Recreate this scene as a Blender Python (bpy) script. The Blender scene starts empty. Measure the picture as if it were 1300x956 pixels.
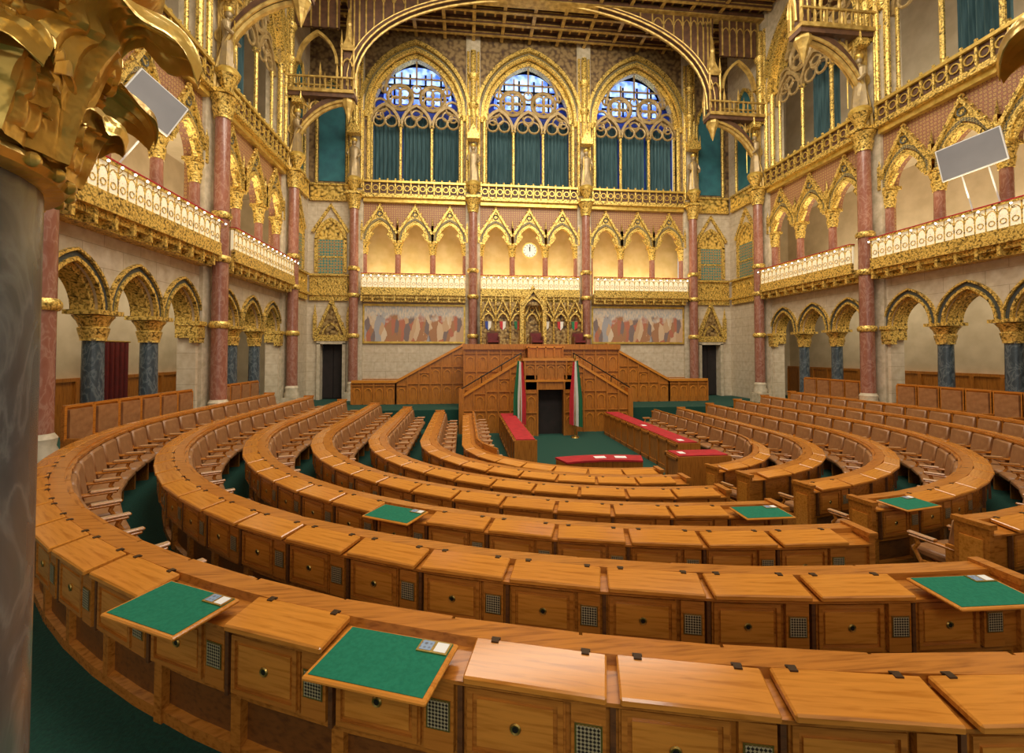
import bpy, math, random
from mathutils import Matrix, Vector
import bmesh
random.seed(4)
pi=math.pi
C=bpy.context.scene.collection
sc=bpy.context.scene
try: sc.view_settings.view_transform='Standard'
except Exception: pass

# ---------------------------------------------------------------- materials
def _new(name):
    m=bpy.data.materials.new(name); m.use_nodes=True
    nt=m.node_tree; b=nt.nodes['Principled BSDF']; return m,nt,b
def _n(nt,t,**k):
    n=nt.nodes.new(t)
    for a,v in k.items(): setattr(n,a,v)
    return n
def c4(c): return (c[0],c[1],c[2],1)
def ramp(nt,stops,interp='LINEAR'):
    r=nt.nodes.new('ShaderNodeValToRGB'); r.color_ramp.interpolation=interp
    e=r.color_ramp.elements
    e[0].position=stops[0][0]; e[0].color=c4(stops[0][1])
    e[1].position=stops[-1][0]; e[1].color=c4(stops[-1][1])
    for p,c in stops[1:-1]:
        x=e.new(p); x.color=c4(c)
    return r
def coords(nt,scale=(1,1,1),rot=(0,0,0)):
    tc=nt.nodes.new('ShaderNodeTexCoord'); mp=nt.nodes.new('ShaderNodeMapping')
    mp.inputs['Scale'].default_value=scale; mp.inputs['Rotation'].default_value=rot
    nt.links.new(tc.outputs['Object'],mp.inputs['Vector']); return mp
def mat(name,c1,c2=None,rough=.5,metal=0,scale=4,stretch=(1,1,1),bump=0,bscale=None,lo=.35,hi=.65,detail=6):
    m,nt,b=_new(name); b.inputs['Roughness'].default_value=rough; b.inputs['Metallic'].default_value=metal
    mp=coords(nt,stretch)
    nz=_n(nt,'ShaderNodeTexNoise'); nz.inputs['Scale'].default_value=scale; nz.inputs['Detail'].default_value=detail
    nt.links.new(mp.outputs[0],nz.inputs['Vector'])
    r=ramp(nt,[(lo,c1),(hi,c2 or c1)])
    nt.links.new(nz.outputs['Fac'],r.inputs[0]); nt.links.new(r.outputs[0],b.inputs['Base Color'])
    if bump:
        n2=_n(nt,'ShaderNodeTexNoise'); n2.inputs['Scale'].default_value=bscale or scale
        nt.links.new(mp.outputs[0],n2.inputs['Vector'])
        bp=nt.nodes.new('ShaderNodeBump'); bp.inputs['Strength'].default_value=bump; bp.inputs['Distance'].default_value=.02
        nt.links.new(n2.outputs['Fac'],bp.inputs['Height']); nt.links.new(bp.outputs[0],b.inputs['Normal'])
    return m
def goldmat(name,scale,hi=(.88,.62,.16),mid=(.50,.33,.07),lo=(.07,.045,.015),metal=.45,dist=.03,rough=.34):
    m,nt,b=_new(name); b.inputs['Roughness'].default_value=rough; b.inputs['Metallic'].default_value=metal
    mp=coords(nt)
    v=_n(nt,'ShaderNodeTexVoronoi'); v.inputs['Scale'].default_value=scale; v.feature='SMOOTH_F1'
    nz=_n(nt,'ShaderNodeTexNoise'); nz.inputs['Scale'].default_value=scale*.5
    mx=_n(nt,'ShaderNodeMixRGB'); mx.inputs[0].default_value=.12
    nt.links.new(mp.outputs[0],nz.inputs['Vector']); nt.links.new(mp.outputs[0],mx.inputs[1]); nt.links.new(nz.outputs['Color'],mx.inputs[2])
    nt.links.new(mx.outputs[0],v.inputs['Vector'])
    r=ramp(nt,[(.0,hi),(.34,hi),(.50,mid),(.72,lo)])  # on carved gold, crevice shade is painted into the colour by the dark stop
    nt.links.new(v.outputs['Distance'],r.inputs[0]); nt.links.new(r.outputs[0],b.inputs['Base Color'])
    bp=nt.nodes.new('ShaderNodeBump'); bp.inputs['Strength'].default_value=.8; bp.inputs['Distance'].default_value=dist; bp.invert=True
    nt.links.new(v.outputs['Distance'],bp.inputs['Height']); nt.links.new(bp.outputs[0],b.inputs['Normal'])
    return m
def emis(name,c,s,c2=None,scale=3):
    m,nt,b=_new(name); b.inputs['Base Color'].default_value=c4(c)
    b.inputs['Emission Color'].default_value=c4(c); b.inputs['Emission Strength'].default_value=s
    if c2:
        mp=coords(nt); nz=_n(nt,'ShaderNodeTexNoise'); nz.inputs['Scale'].default_value=scale
        nt.links.new(mp.outputs[0],nz.inputs['Vector']); r=ramp(nt,[(.4,c),(.6,c2)])
        nt.links.new(nz.outputs['Fac'],r.inputs[0]); nt.links.new(r.outputs[0],b.inputs['Emission Color'])
    return m
def woodmat(name,c1,c2,rough=.28,ax=0,scale=3):
    m,nt,b=_new(name); b.inputs['Roughness'].default_value=rough
    st=[14,14,14]; st[ax]=1.2
    mp=coords(nt,tuple(st))
    nz=_n(nt,'ShaderNodeTexNoise'); nz.inputs['Scale'].default_value=scale; nz.inputs['Detail'].default_value=8; nz.inputs['Distortion'].default_value=.4
    nt.links.new(mp.outputs[0],nz.inputs['Vector'])
    r=ramp(nt,[(.3,c2),(.5,c1),(.7,tuple(x*1.12 for x in c1))])
    nt.links.new(nz.outputs['Fac'],r.inputs[0]); nt.links.new(r.outputs[0],b.inputs['Base Color'])
    bp=nt.nodes.new('ShaderNodeBump'); bp.inputs['Strength'].default_value=.08
    nt.links.new(nz.outputs['Fac'],bp.inputs['Height']); nt.links.new(bp.outputs[0],b.inputs['Normal'])
    return m
def marble(name,c1,c2,c3,scale=3,rough=.18):
    m,nt,b=_new(name); b.inputs['Roughness'].default_value=rough
    mp=coords(nt,(1,1,.6))
    nz=_n(nt,'ShaderNodeTexNoise'); nz.inputs['Scale'].default_value=scale; nz.inputs['Detail'].default_value=9; nz.inputs['Distortion'].default_value=1.0
    nt.links.new(mp.outputs[0],nz.inputs['Vector'])
    r=ramp(nt,[(.3,c1),(.47,c2),(.52,c3),(.57,c2),(.75,c1)])
    nt.links.new(nz.outputs['Fac'],r.inputs[0]); nt.links.new(r.outputs[0],b.inputs['Base Color'])
    return m
def stonemat(name,c1,c2,joint,bw=1.1,bh=.45):
    m,nt,b=_new(name); b.inputs['Roughness'].default_value=.6
    mp=coords(nt); sx=_n(nt,'ShaderNodeSeparateXYZ'); cb=_n(nt,'ShaderNodeCombineXYZ')
    nt.links.new(mp.outputs[0],sx.inputs[0]); nt.links.new(sx.outputs[0],cb.inputs[0]); nt.links.new(sx.outputs[2],cb.inputs[1])
    br=_n(nt,'ShaderNodeTexBrick'); br.inputs['Scale'].default_value=1; br.inputs['Brick Width'].default_value=bw; br.inputs['Row Height'].default_value=bh
    br.inputs['Mortar Size'].default_value=.008; br.inputs['Color1'].default_value=c4(c1); br.inputs['Color2'].default_value=c4(c2); br.inputs['Mortar'].default_value=c4(joint)
    nt.links.new(cb.outputs[0],br.inputs['Vector'])
    nz=_n(nt,'ShaderNodeTexNoise'); nz.inputs['Scale'].default_value=5; nz.inputs['Detail'].default_value=8
    nt.links.new(mp.outputs[0],nz.inputs['Vector'])
    r=ramp(nt,[(.3,(.76,.71,.64)),(.7,(1,1,1))]); nt.links.new(nz.outputs['Fac'],r.inputs[0])
    mx=_n(nt,'ShaderNodeMixRGB',blend_type='MULTIPLY'); mx.inputs[0].default_value=1
    nt.links.new(br.outputs[0],mx.inputs[1]); nt.links.new(r.outputs[0],mx.inputs[2]); nt.links.new(mx.outputs[0],b.inputs['Base Color'])
    return m
def pattern(name,ca,cb_,cc,scale=6,kind='V',rot=0,rough=.5,metal=0.,emit=0):
    m,nt,b=_new(name); b.inputs['Roughness'].default_value=rough; b.inputs['Metallic'].default_value=metal
    mp=coords(nt,(1,1,1),(0,rot,0))
    if kind=='C':
        t=_n(nt,'ShaderNodeTexChecker'); t.inputs['Scale'].default_value=scale
        t.inputs['Color1'].default_value=c4(ca); t.inputs['Color2'].default_value=c4(cb_)
        nt.links.new(mp.outputs[0],t.inputs['Vector']); out=t.outputs[0]
    else:
        t=_n(nt,'ShaderNodeTexVoronoi'); t.inputs['Scale'].default_value=scale; t.inputs['Randomness'].default_value=.15
        nt.links.new(mp.outputs[0],t.inputs['Vector'])
        r=ramp(nt,[(.12,ca),(.28,cb_),(.42,cc),(.6,ca)]); nt.links.new(t.outputs['Distance'],r.inputs[0]); out=r.outputs[0]
    nt.links.new(out,b.inputs['Base Color'])
    if emit:
        nt.links.new(out,b.inputs['Emission Color']); b.inputs['Emission Strength'].default_value=emit
    return m
def frescomat(name):
    m,nt,b=_new(name); b.inputs['Roughness'].default_value=.8
    mp=coords(nt,(6.0,1,2.2))
    v=_n(nt,'ShaderNodeTexVoronoi'); v.inputs['Scale'].default_value=1.0
    nz=_n(nt,'ShaderNodeTexNoise'); nz.inputs['Scale'].default_value=2.5
    mx=_n(nt,'ShaderNodeMixRGB'); mx.inputs[0].default_value=.3
    nt.links.new(mp.outputs[0],nz.inputs['Vector']); nt.links.new(mp.outputs[0],mx.inputs[1]); nt.links.new(nz.outputs['Color'],mx.inputs[2]); nt.links.new(mx.outputs[0],v.inputs['Vector'])
    r=ramp(nt,[(0,(.36,.18,.09)),(.2,(.52,.34,.20)),(.35,(.20,.15,.14)),(.5,(.58,.42,.27)),(.65,(.42,.15,.09)),(.8,(.34,.33,.34)),(.92,(.62,.5,.36))],'CONSTANT')
    sp=_n(nt,'ShaderNodeSeparateColor'); nt.links.new(v.outputs['Color'],sp.inputs[0]); nt.links.new(sp.outputs[0],r.inputs[0])
    tc=nt.nodes.new('ShaderNodeTexCoord'); s2=_n(nt,'ShaderNodeSeparateXYZ'); nt.links.new(tc.outputs['Object'],s2.inputs[0])
    n3=_n(nt,'ShaderNodeTexNoise'); n3.inputs['Scale'].default_value=2.6; nt.links.new(tc.outputs['Object'],n3.inputs['Vector'])
    ad=_n(nt,'ShaderNodeMath',operation='MULTIPLY_ADD'); ad.inputs[1].default_value=1.2; nt.links.new(n3.outputs['Fac'],ad.inputs[0]); nt.links.new(s2.outputs[2],ad.inputs[2])
    mr=_n(nt,'ShaderNodeMapRange'); mr.inputs['From Min'].default_value=1.7; mr.inputs['From Max'].default_value=1.95
    nt.links.new(ad.outputs[0],mr.inputs['Value'])
    sky=ramp(nt,[(.35,(.42,.43,.44)),(.6,(.68,.58,.45))]); nt.links.new(nz.outputs['Fac'],sky.inputs[0])
    m2=_n(nt,'ShaderNodeMixRGB'); nt.links.new(mr.outputs[0],m2.inputs[0]); nt.links.new(r.outputs[0],m2.inputs[1]); nt.links.new(sky.outputs[0],m2.inputs[2])
    nt.links.new(m2.outputs[0],b.inputs['Base Color']); return m
def coffermat(name):
    m,nt,b=_new(name); b.inputs['Roughness'].default_value=.5
    mp=coords(nt)
    br=_n(nt,'ShaderNodeTexBrick'); br.offset=0; br.inputs['Scale'].default_value=1; br.inputs['Brick Width'].default_value=.48; br.inputs['Row Height'].default_value=.40
    br.inputs['Mortar Size'].default_value=.05; br.inputs['Color1'].default_value=(.14,.05,.018,1); br.inputs['Color2'].default_value=(.08,.055,.025,1); br.inputs['Mortar'].default_value=(.60,.38,.09,1)
    nt.links.new(mp.outputs[0],br.inputs['Vector']); nt.links.new(br.outputs[0],b.inputs['Base Color']); return m

GOLD=goldmat('gold_carving',9)
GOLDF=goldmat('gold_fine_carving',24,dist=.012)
GOLDL=mat('gold_leaf_large',(.90,.64,.17),(.68,.42,.08),rough=.28,metal=.55,scale=14,bump=.18,bscale=40)
GOLDS=mat('gold_smooth',(.78,.54,.13),(.52,.34,.06),rough=.3,metal=.5,scale=6,bump=.3)
GOLDR=mat('aged_gold_ribs',(.62,.42,.12),(.34,.21,.05),rough=.4,metal=.4,scale=5,bump=.4)
GOLDD=goldmat('gold_dark_tracery',9,hi=(.42,.29,.11),mid=(.25,.15,.05),lo=(.05,.03,.015),metal=.3)
TRAC=mat('tan_tracery',(.44,.31,.13),(.27,.18,.07),rough=.45,metal=.15,scale=6)
STONE=stonemat('cream_stone',(.66,.57,.43),(.61,.52,.38),(.44,.36,.25))
STONEP=mat('pale_stone',(.60,.51,.37),(.43,.36,.24),rough=.6,scale=6,bump=.2)
WALLG=goldmat('dark_gold_painted_wall',7,hi=(.26,.17,.07),mid=(.15,.09,.035),lo=(.06,.03,.02),metal=.05,dist=.003,rough=.65)
NICHE=mat('ochre_plaster',(.70,.54,.26),(.60,.44,.17),rough=.8,scale=2)
CORR=mat('corridor_plaster',(.62,.52,.37),(.52,.43,.29),rough=.8,scale=2)
REDM=marble('red_marble',(.25,.09,.055),(.29,.12,.08),(.36,.19,.135),5)
GREYM=marble('grey_marble',(.062,.072,.078),(.095,.108,.114),(.16,.178,.182),9,.25)
GREYM2=marble('dark_green_marble',(.03,.045,.055),(.055,.075,.09),(.12,.15,.16),5)
MOSA=pattern('red_mosaic',(.34,.15,.08),(.52,.34,.11),(.22,.09,.06),9)
BLUEP=pattern('blue_gold_mosaic',(.05,.06,.06),(.60,.42,.12),(.10,.09,.05),14)
TEAL=mat('teal_paint',(.02,.11,.14),(.03,.16,.19),rough=.7,scale=2)
TEALC=mat('teal_curtain',(.02,.060,.07),(.06,.125,.14),rough=.85,scale=3,stretch=(4,4,.3))
STRIPE=pattern('teal_red_panel',(.03,.19,.19),(.28,.09,.06),(.45,.33,.1),7)
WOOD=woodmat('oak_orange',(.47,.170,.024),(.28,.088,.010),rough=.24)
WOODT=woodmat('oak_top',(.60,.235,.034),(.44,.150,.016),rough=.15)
WOODV=woodmat('oak_vertical',(.42,.155,.024),(.25,.080,.011),ax=2)
WOODD=woodmat('oak_dark',(.13,.047,.012),(.07,.025,.007),rough=.5)  # dark oak tone for desk joint strips and armchair frames
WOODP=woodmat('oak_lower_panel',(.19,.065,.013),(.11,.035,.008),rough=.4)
WOODC=mat('ceiling_wood',(.11,.048,.02),(.06,.026,.012),rough=.6,scale=5)
COFF=coffermat('coffers')
CARPET=mat('green_carpet',(.003,.042,.028),(.006,.064,.042),rough=.95,scale=40,bump=.3)
FELT=mat('green_felt',(.0,.14,.075),(.005,.175,.095),rough=.95,scale=50,bump=.1)
TAN=mat('tan_leather',(.36,.175,.07),(.27,.12,.045),rough=.4,scale=8,bump=.15)
TANL=mat('pale_leather',(.50,.33,.18),(.42,.26,.13),rough=.45,scale=8)
RED=mat('red_cloth',(.45,.012,.02),(.33,.01,.015),rough=.8,scale=6)
REDD=mat('dark_red_leather',(.16,.012,.012),(.11,.01,.01),rough=.5,scale=6)
DARK=mat('dark_interior',(.012,.008,.006),(.02,.012,.01),rough=.8)
IRON=mat('black_iron',(.02,.018,.016),(.03,.025,.02),rough=.4,metal=.5)
HING=mat('dark_bronze',(.10,.06,.03),(.06,.035,.02),rough=.35,metal=.6)
BRASS=mat('brass',(.6,.42,.12),(.45,.3,.08),rough=.3,metal=.9)
GRILL=pattern('brass_lattice',(.5,.42,.25),(.025,.015,.01),(0,0,0),85,'C',rot=pi/4,metal=.3)
PARA=pattern('white_gold_parapet_glow',(.88,.78,.52),(.50,.34,.10),(.92,.86,.66),13,emit=.26)  # faint self-glow stands in for lamplight on the panels
WHITE=mat('white_paint',(.72,.71,.68),(.66,.65,.62),rough=.5)
PAPER=mat('paper',(.8,.8,.78),rough=.7)
SCREEN=mat('grey_screen',(.17,.165,.175),(.21,.205,.215),rough=.5,scale=1)
GLASS=emis('sky_glass',(.42,.62,1.0),1.7,(.03,.12,.85),2.2)
GLASSB=emis('blue_glass',(.015,.04,.28),.4,(.01,.015,.06),2)
BULB=emis('bulb_glow',(1,.88,.68),16)
GREEN=mat('flag_green',(.02,.16,.07),rough=.8)
FLAGR=mat('flag_red',(.50,.02,.03),rough=.8)
FRES=frescomat('fresco_paint')
SKIN=mat('statue_stone',(.30,.22,.12),(.42,.30,.14),rough=.4,metal=.3,scale=7,bump=.3)
LCD=pattern('control_panel_keys',(.25,.35,.5),(.65,.68,.7),(.1,.1,.12),40)
SHB=mat('shield_blue',(.03,.06,.3),rough=.4); SHR=mat('shield_red',(.5,.03,.03),rough=.4); SHW=mat('shield_white',(.8,.78,.7),rough=.4); SHG=mat('shield_green',(.02,.2,.08),rough=.4)

# ---------------------------------------------------------------- mesh builder
class MB:
    def __init__(s): s.v=[];s.f=[];s.m=[]
    def add(s,vs,fs,mi=0):
        o=len(s.v); s.v+= [tuple(x) for x in vs]
        for f in fs: s.f.append([o+i for i in f]); s.m.append(mi)
    def box(s,x0,x1,y0,y1,z0,z1,mi=0,M=None):
        vs=[(x0,y0,z0),(x1,y0,z0),(x1,y1,z0),(x0,y1,z0),(x0,y0,z1),(x1,y0,z1),(x1,y1,z1),(x0,y1,z1)]
        if M: vs=[M@Vector(p) for p in vs]
        s.add(vs,[(0,3,2,1),(4,5,6,7),(0,1,5,4),(1,2,6,5),(2,3,7,6),(3,0,4,7)],mi)
    def lathe(s,prof,n=16,cx=0,cy=0,mi=0,sy=1,mod=None):
        vs=[];fs=[]
        for r,z in prof:
            for k in range(n):
                a=2*pi*k/n; rr=r*(mod(a,z) if mod else 1)
                vs.append((cx+rr*math.cos(a),cy+rr*math.sin(a)*sy,z))
        for i in range(len(prof)-1):
            for k in range(n):
                k2=(k+1)%n; fs.append((i*n+k,i*n+k2,(i+1)*n+k2,(i+1)*n+k))
        fs.append(tuple(reversed(range(n)))); fs.append(tuple(range((len(prof)-1)*n,len(prof)*n)))
        s.add(vs,fs,mi)
    def prism(s,poly,y0,y1,mi=0):
        n=len(poly); vs=[(x,y0,z) for x,z in poly]+[(x,y1,z) for x,z in poly]
        fs=[tuple(range(n)),tuple(reversed(range(n,2*n)))]+[(i,(i+1)%n,n+(i+1)%n,n+i) for i in range(n)]
        s.add(vs,fs,mi)
    def band(s,a,b,y0,y1,mi=0):
        n=len(a); vs=[(x,y0,z) for x,z in a]+[(x,y0,z) for x,z in b]+[(x,y1,z) for x,z in a]+[(x,y1,z) for x,z in b]
        fs=[]
        for i in range(n-1):
            fs+=[(i,i+1,n+i+1,n+i),(2*n+i,3*n+i,3*n+i+1,2*n+i+1),(i,2*n+i,2*n+i+1,i+1),(n+i,n+i+1,3*n+i+1,3*n+i)]
        fs+=[(0,n,3*n,2*n),(n-1,3*n-1,4*n-1,2*n-1)]
        s.add(vs,fs,mi)
    def tube(s,pts,r,n=6,mi=0,closed=False,r2=None):
        P=[Vector(p) for p in pts]; N=len(P); vs=[];fs=[]
        for i,p in enumerate(P):
            if closed: t=(P[(i+1)%N]-P[i-1])
            else: t=P[min(i+1,N-1)]-P[max(i-1,0)]
            t.normalize(); up=Vector((0,1,0)) if abs(t.y)<.9 else Vector((1,0,0))
            a=t.cross(up).normalized(); b=t.cross(a)
            rr=r if r2 is None else r+(r2-r)*i/(N-1)
            for k in range(n):
                th=2*pi*(k+.5)/n; vs.append(p+a*(rr*math.cos(th))+b*(rr*math.sin(th)))
        for i in range(N if closed else N-1):
            j=(i+1)%N
            for k in range(n):
                k2=(k+1)%n; fs.append((i*n+k,i*n+k2,j*n+k2,j*n+k))
        if not closed: fs.append(tuple(range(n))); fs.append(tuple(reversed(range((N-1)*n,N*n))))
        s.add(vs,fs,mi)
    def ring(s,cx,cz,R,r,y=0,mi=0,n=20,tn=5):
        s.tube([(cx+R*math.cos(2*pi*i/n),y,cz+R*math.sin(2*pi*i/n)) for i in range(n)],r,tn,mi,True)
    def sphere(s,c,r,mi=0,n=10,sz=1):
        prof=[(max(r*math.sin(pi*i/6),.001),c[2]-r*sz*math.cos(pi*i/6)) for i in range(7)]
        s.lathe(prof,n,c[0],c[1],mi)
    def mesh(s,name,mats,smooth=False,bevel=0):
        me=bpy.data.meshes.new(name); me.from_pydata(s.v,[],s.f)
        for m in mats: me.materials.append(m)
        me.polygons.foreach_set('material_index',s.m)
        bm=bmesh.new(); bm.from_mesh(me)
        bmesh.ops.recalc_face_normals(bm,faces=bm.faces)
        if bevel: bmesh.ops.bevel(bm,geom=list(bm.edges),offset=bevel,segments=1,affect='EDGES',clamp_overlap=True)
        bm.to_mesh(me); bm.free()
        if smooth:
            me.polygons.foreach_set('use_smooth',[True]*len(me.polygons))
            try: me.set_sharp_from_angle(angle=math.radians(40))
            except Exception: pass
        me.update(); return me
def put(name,me,mtx=None,parent=None,label=None,cat=None,kind=None,group=None):
    o=bpy.data.objects.new(name,me); C.objects.link(o)
    if parent: o.parent=parent
    o.matrix_local=mtx if mtx is not None else Matrix()
    if label: o['label']=label
    if cat: o['category']=cat
    if kind: o['kind']=kind
    if group: o['group']=group
    return o
T=lambda x,y,z: Matrix.Translation((x,y,z))
def pointed(cx,w,zs,rise,n=10):
    R=(w*w/4+rise*rise)/w; c=R-w/2
    a1=math.asin(min(1,rise/R))
    L=[]
    for i in range(n+1):
        a=a1*i/n; L.append((cx+c-R*math.cos(a),zs+R*math.sin(a)))
    return L+[(2*cx-x,z) for x,z in reversed(L[:-1])]
def arch_panel(mb,x0,x1,z0,z1,cx,w,zs,rise,y0,y1,mi=0,n=10,mi_in=None):
    cv=pointed(cx,w,zs,rise,n); a,b=cx-w/2,cx+w/2
    if mi_in is None: mi_in=mi
    for y in (y0,y1):
        if a>x0: mb.add([(x0,y,z0),(a,y,z0),(a,y,z1),(x0,y,z1)],[(0,1,2,3)],mi)
        if x1>b: mb.add([(b,y,z0),(x1,y,z0),(x1,y,z1),(b,y,z1)],[(0,1,2,3)],mi)
        for (p,q) in zip(cv,cv[1:]): mb.add([(p[0],y,p[1]),(q[0],y,q[1]),(q[0],y,z1),(p[0],y,z1)],[(0,1,2,3)],mi)
    full=[(a,z0)]+cv+[(b,z0)]
    for p,q in zip(full,full[1:]): mb.add([(p[0],y0,p[1]),(q[0],y0,q[1]),(q[0],y1,q[1]),(p[0],y1,p[1])],[(0,1,2,3)],mi_in)
def archivolt(mb,cx,w,zs,rise,t,y0,y1,mi=0,n=10,k=1.15):
    mb.band(pointed(cx,w,zs,rise,n),pointed(cx,w+2*t,zs,rise+t*k,n),y0,y1,mi)

# ---------------------------------------------------------------- camera
CZ=3.15
cam=bpy.data.cameras.new('camera'); cam.lens=16.0; cam.sensor_width=36; cam.shift_y=-.0346; cam.clip_start=.05
co=bpy.data.objects.new('camera',cam); C.objects.link(co); co.location=(0,0,CZ)
co.rotation_euler=(math.radians(91.5),0,math.radians(-6)); sc.camera=co

# ---------------------------------------------------------------- room frames
XL,XR,YB,AX=-7.6,14.2,23.0,3.3
FL=Matrix(((0,-1,0,XL),(1,0,0,0),(0,0,1,0),(0,0,0,1)))
FR=Matrix(((0,1,0,XR),(-1,0,0,0),(0,0,1,0),(0,0,0,1)))
FB=Matrix(((1,0,0,AX),(0,1,0,YB),(0,0,1,0),(0,0,0,1)))
ZF=.88; ZC=19.35; ZB=5.95; ZG=10.6; ZP=11.45
BAY=5.75
OFF=(-1.72,0,1.72)
bays_side=[2.8+BAY/2+BAY*i for i in range(3)]
bays_back=[-BAY,0,BAY]

def side_wall(F,sgn,name,lab):
    mb=MB()
    for cy in bays_side:
        u=cy*sgn
        a,b=u-BAY/2,u+BAY/2
        mb.box(a,u-2.58,0,.5,ZF,ZB,0); mb.box(u+2.58,b,0,.5,ZF,ZB,0)
        mb.box(u-2.58,u-2.40,0,.5,ZF,4.05,0); mb.box(u+2.40,u+2.58,0,.5,ZF,4.05,0)
        for o in OFF:
            cx=u+o; arch_panel(mb,cx-.86,cx+.86,4.05,ZB,cx,1.36,4.05,.95,0,.5,0)
        mb.box(a,u-2.58,0,.5,ZB,ZG,3); mb.box(u+2.58,b,0,.5,ZB,ZG,3)
        for o in OFF:
            cx=u+o; arch_panel(mb,cx-.86,cx+.86,8.75,ZG,cx,1.3,8.75,.9,0,.4,3)
        mb.box(a,b,0,.6,ZG,ZP,5)
        arch_panel(mb,a,b,ZP,ZC,u,4.7,15.15,3.2,0,.6,5,14)
    e0,e1=sorted((20.05*sgn,23.3*sgn)); mb.box(e0,e1,0,.5,ZF-.9,ZC,0)
    e0,e1=sorted((-5*sgn,2.8*sgn)); mb.box(e0,e1,0,.5,ZF-.1,ZC,0)
    e0,e1=sorted((-5*sgn,23*sgn))
    mb.box(e0,e1,3.3,3.5,ZF-.1,ZC,1); mb.box(e0,e1,3.2,3.3,ZF,2.35,2); mb.box(e0,e1,3.16,3.3,2.35,2.45,2)
    mb.box(e0,e1,.5,3.5,ZB-.1,ZB,1); mb.box(e0,e1,.4,3.5,ZG-.1,ZG,1)
    for uu in (23*sgn,-5*sgn): mb.box(uu-.1,uu+.1,.45,3.5,ZF-.1,ZC,1)
    n=int((e1-e0)/.9)
    for i in range(n): mb.box(e0+i*.9,e0+i*.9+.12,3.14,3.2,ZF,2.35,2)
    return put(name,mb.mesh(name,[STONE,CORR,WOODV,MOSA,DARK,STONEP]),F,label=lab,cat='wall',kind='structure')
WL=side_wall(FL,1,'wall_left','cream stone wall with arcades, red mosaic gallery and tall arches')
WR=side_wall(FR,-1,'wall_right','cream stone wall with arcades, red mosaic gallery and tall arches')
mb=MB()
H=10.9
D0,D1=9.2,10.25
for s in (-1,1):
    e=sorted((s*8.6,s*D0)); mb.box(e[0],e[1],0,.5,0,3.6,0)
    e=sorted((s*D1,s*(H+.5))); mb.box(e[0],e[1],0,.5,0,3.6,0)
    e=sorted((s*8.6,s*(H+.5))); mb.box(e[0],e[1],0,.5,3.6,ZG,0); mb.box(e[0],e[1],0,.5,ZG,ZC,5)
mb.box(-8.6,8.6,0,.5,0,ZB,0)
mb.box(-8.6,8.6,1.3,1.5,ZB,ZG,1)
mb.box(-8.6,8.6,.4,1.5,ZB-.1,ZB,1); mb.box(-8.6,8.6,.4,1.5,ZG-.1,ZG,1)
for u in bays_back:
    a,b=u-BAY/2,u+BAY/2
    mb.box(a,u-2.58,0,.4,ZB,ZG,2); mb.box(u+2.58,b,0,.4,ZB,ZG,2)
    for o in OFF:
        cx=u+o; arch_panel(mb,cx-.86,cx+.86,8.75,ZG,cx,1.3,8.75,.9,0,.4,2)
    mb.box(a,b,0,.6,ZG,ZP,3)
    arch_panel(mb,a,b,ZP,ZC,u,4.7,15.15,3.2,0,.6,5,14)
mb.box(-8.6,8.6,1.9,2.0,ZP-.2,ZC,4)
WB=put('wall_back',mb.mesh('wall_back',[STONE,NICHE,MOSA,STONEP,DARK,WALLG]),FB,label='cream stone end wall with gallery niches and window arches',cat='wall',kind='structure')
mb=MB(); mb.box(XL-3.5,XR+3.5,-5,YB+2,ZC,ZC+.3,0)
put('ceiling',mb.mesh('ceiling',[COFF]),label='dark coffered wooden ceiling with gilded ribs',cat='ceiling',kind='structure')

# ---------------------------------------------------------------- floor tiers
cL,cR,cy=3.4,4.3,12.0
R=[10.42,9.2,8.02,6.84,5.65,4.45,3.4]
FZ=[.88,.73,.58,.43,.28,.13,.0]
DD=.30
def path(r,yend,n=28):
    P=[(cL-r,yend),(cL-r,(yend+cy)/2)]
    for i in range(n+1):
        a=pi+pi/2*i/n; P.append((cL+r*math.cos(a),cy+r*math.sin(a)))
    for i in range(n+1):
        a=1.5*pi+pi/2*i/n; P.append((cR+r*math.cos(a),cy+r*math.sin(a)))
    return P+[(cR+r,(yend+cy)/2),(cR+r,yend)]
mb=MB(); YE=18.4
mb.add([(-13,-6,-.0),(19.5,-6,-.0),(19.5,YB+1.5,-.0),(-13,YB+1.5,-.0)],[(0,1,2,3)],0)
for i in range(6):
    outer=path(16.2 if i==0 else R[i-1]-DD,YE); inner=path(R[i]-DD,YE); n=len(outer)
    z=FZ[i]; vs=[(x,y,z) for x,y in outer]+[(x,y,z) for x,y in inner]+[(x,y,FZ[i+1]) for x,y in inner]
    fs=[]
    for k in range(n-1): fs+=[(k,k+1,n+k+1,n+k),(n+k,n+k+1,2*n+k+1,2*n+k)]
    mb.add(vs,fs,0)
mb.box(-13,.0,YE,YB+1.5,0,ZF,0); mb.box(6.6,19.5,YE,YB+1.5,0,ZF,0)
put('floor',mb.mesh('floor',[CARPET]),label='stepped floor covered in plain green carpet',cat='floor',kind='structure')

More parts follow.
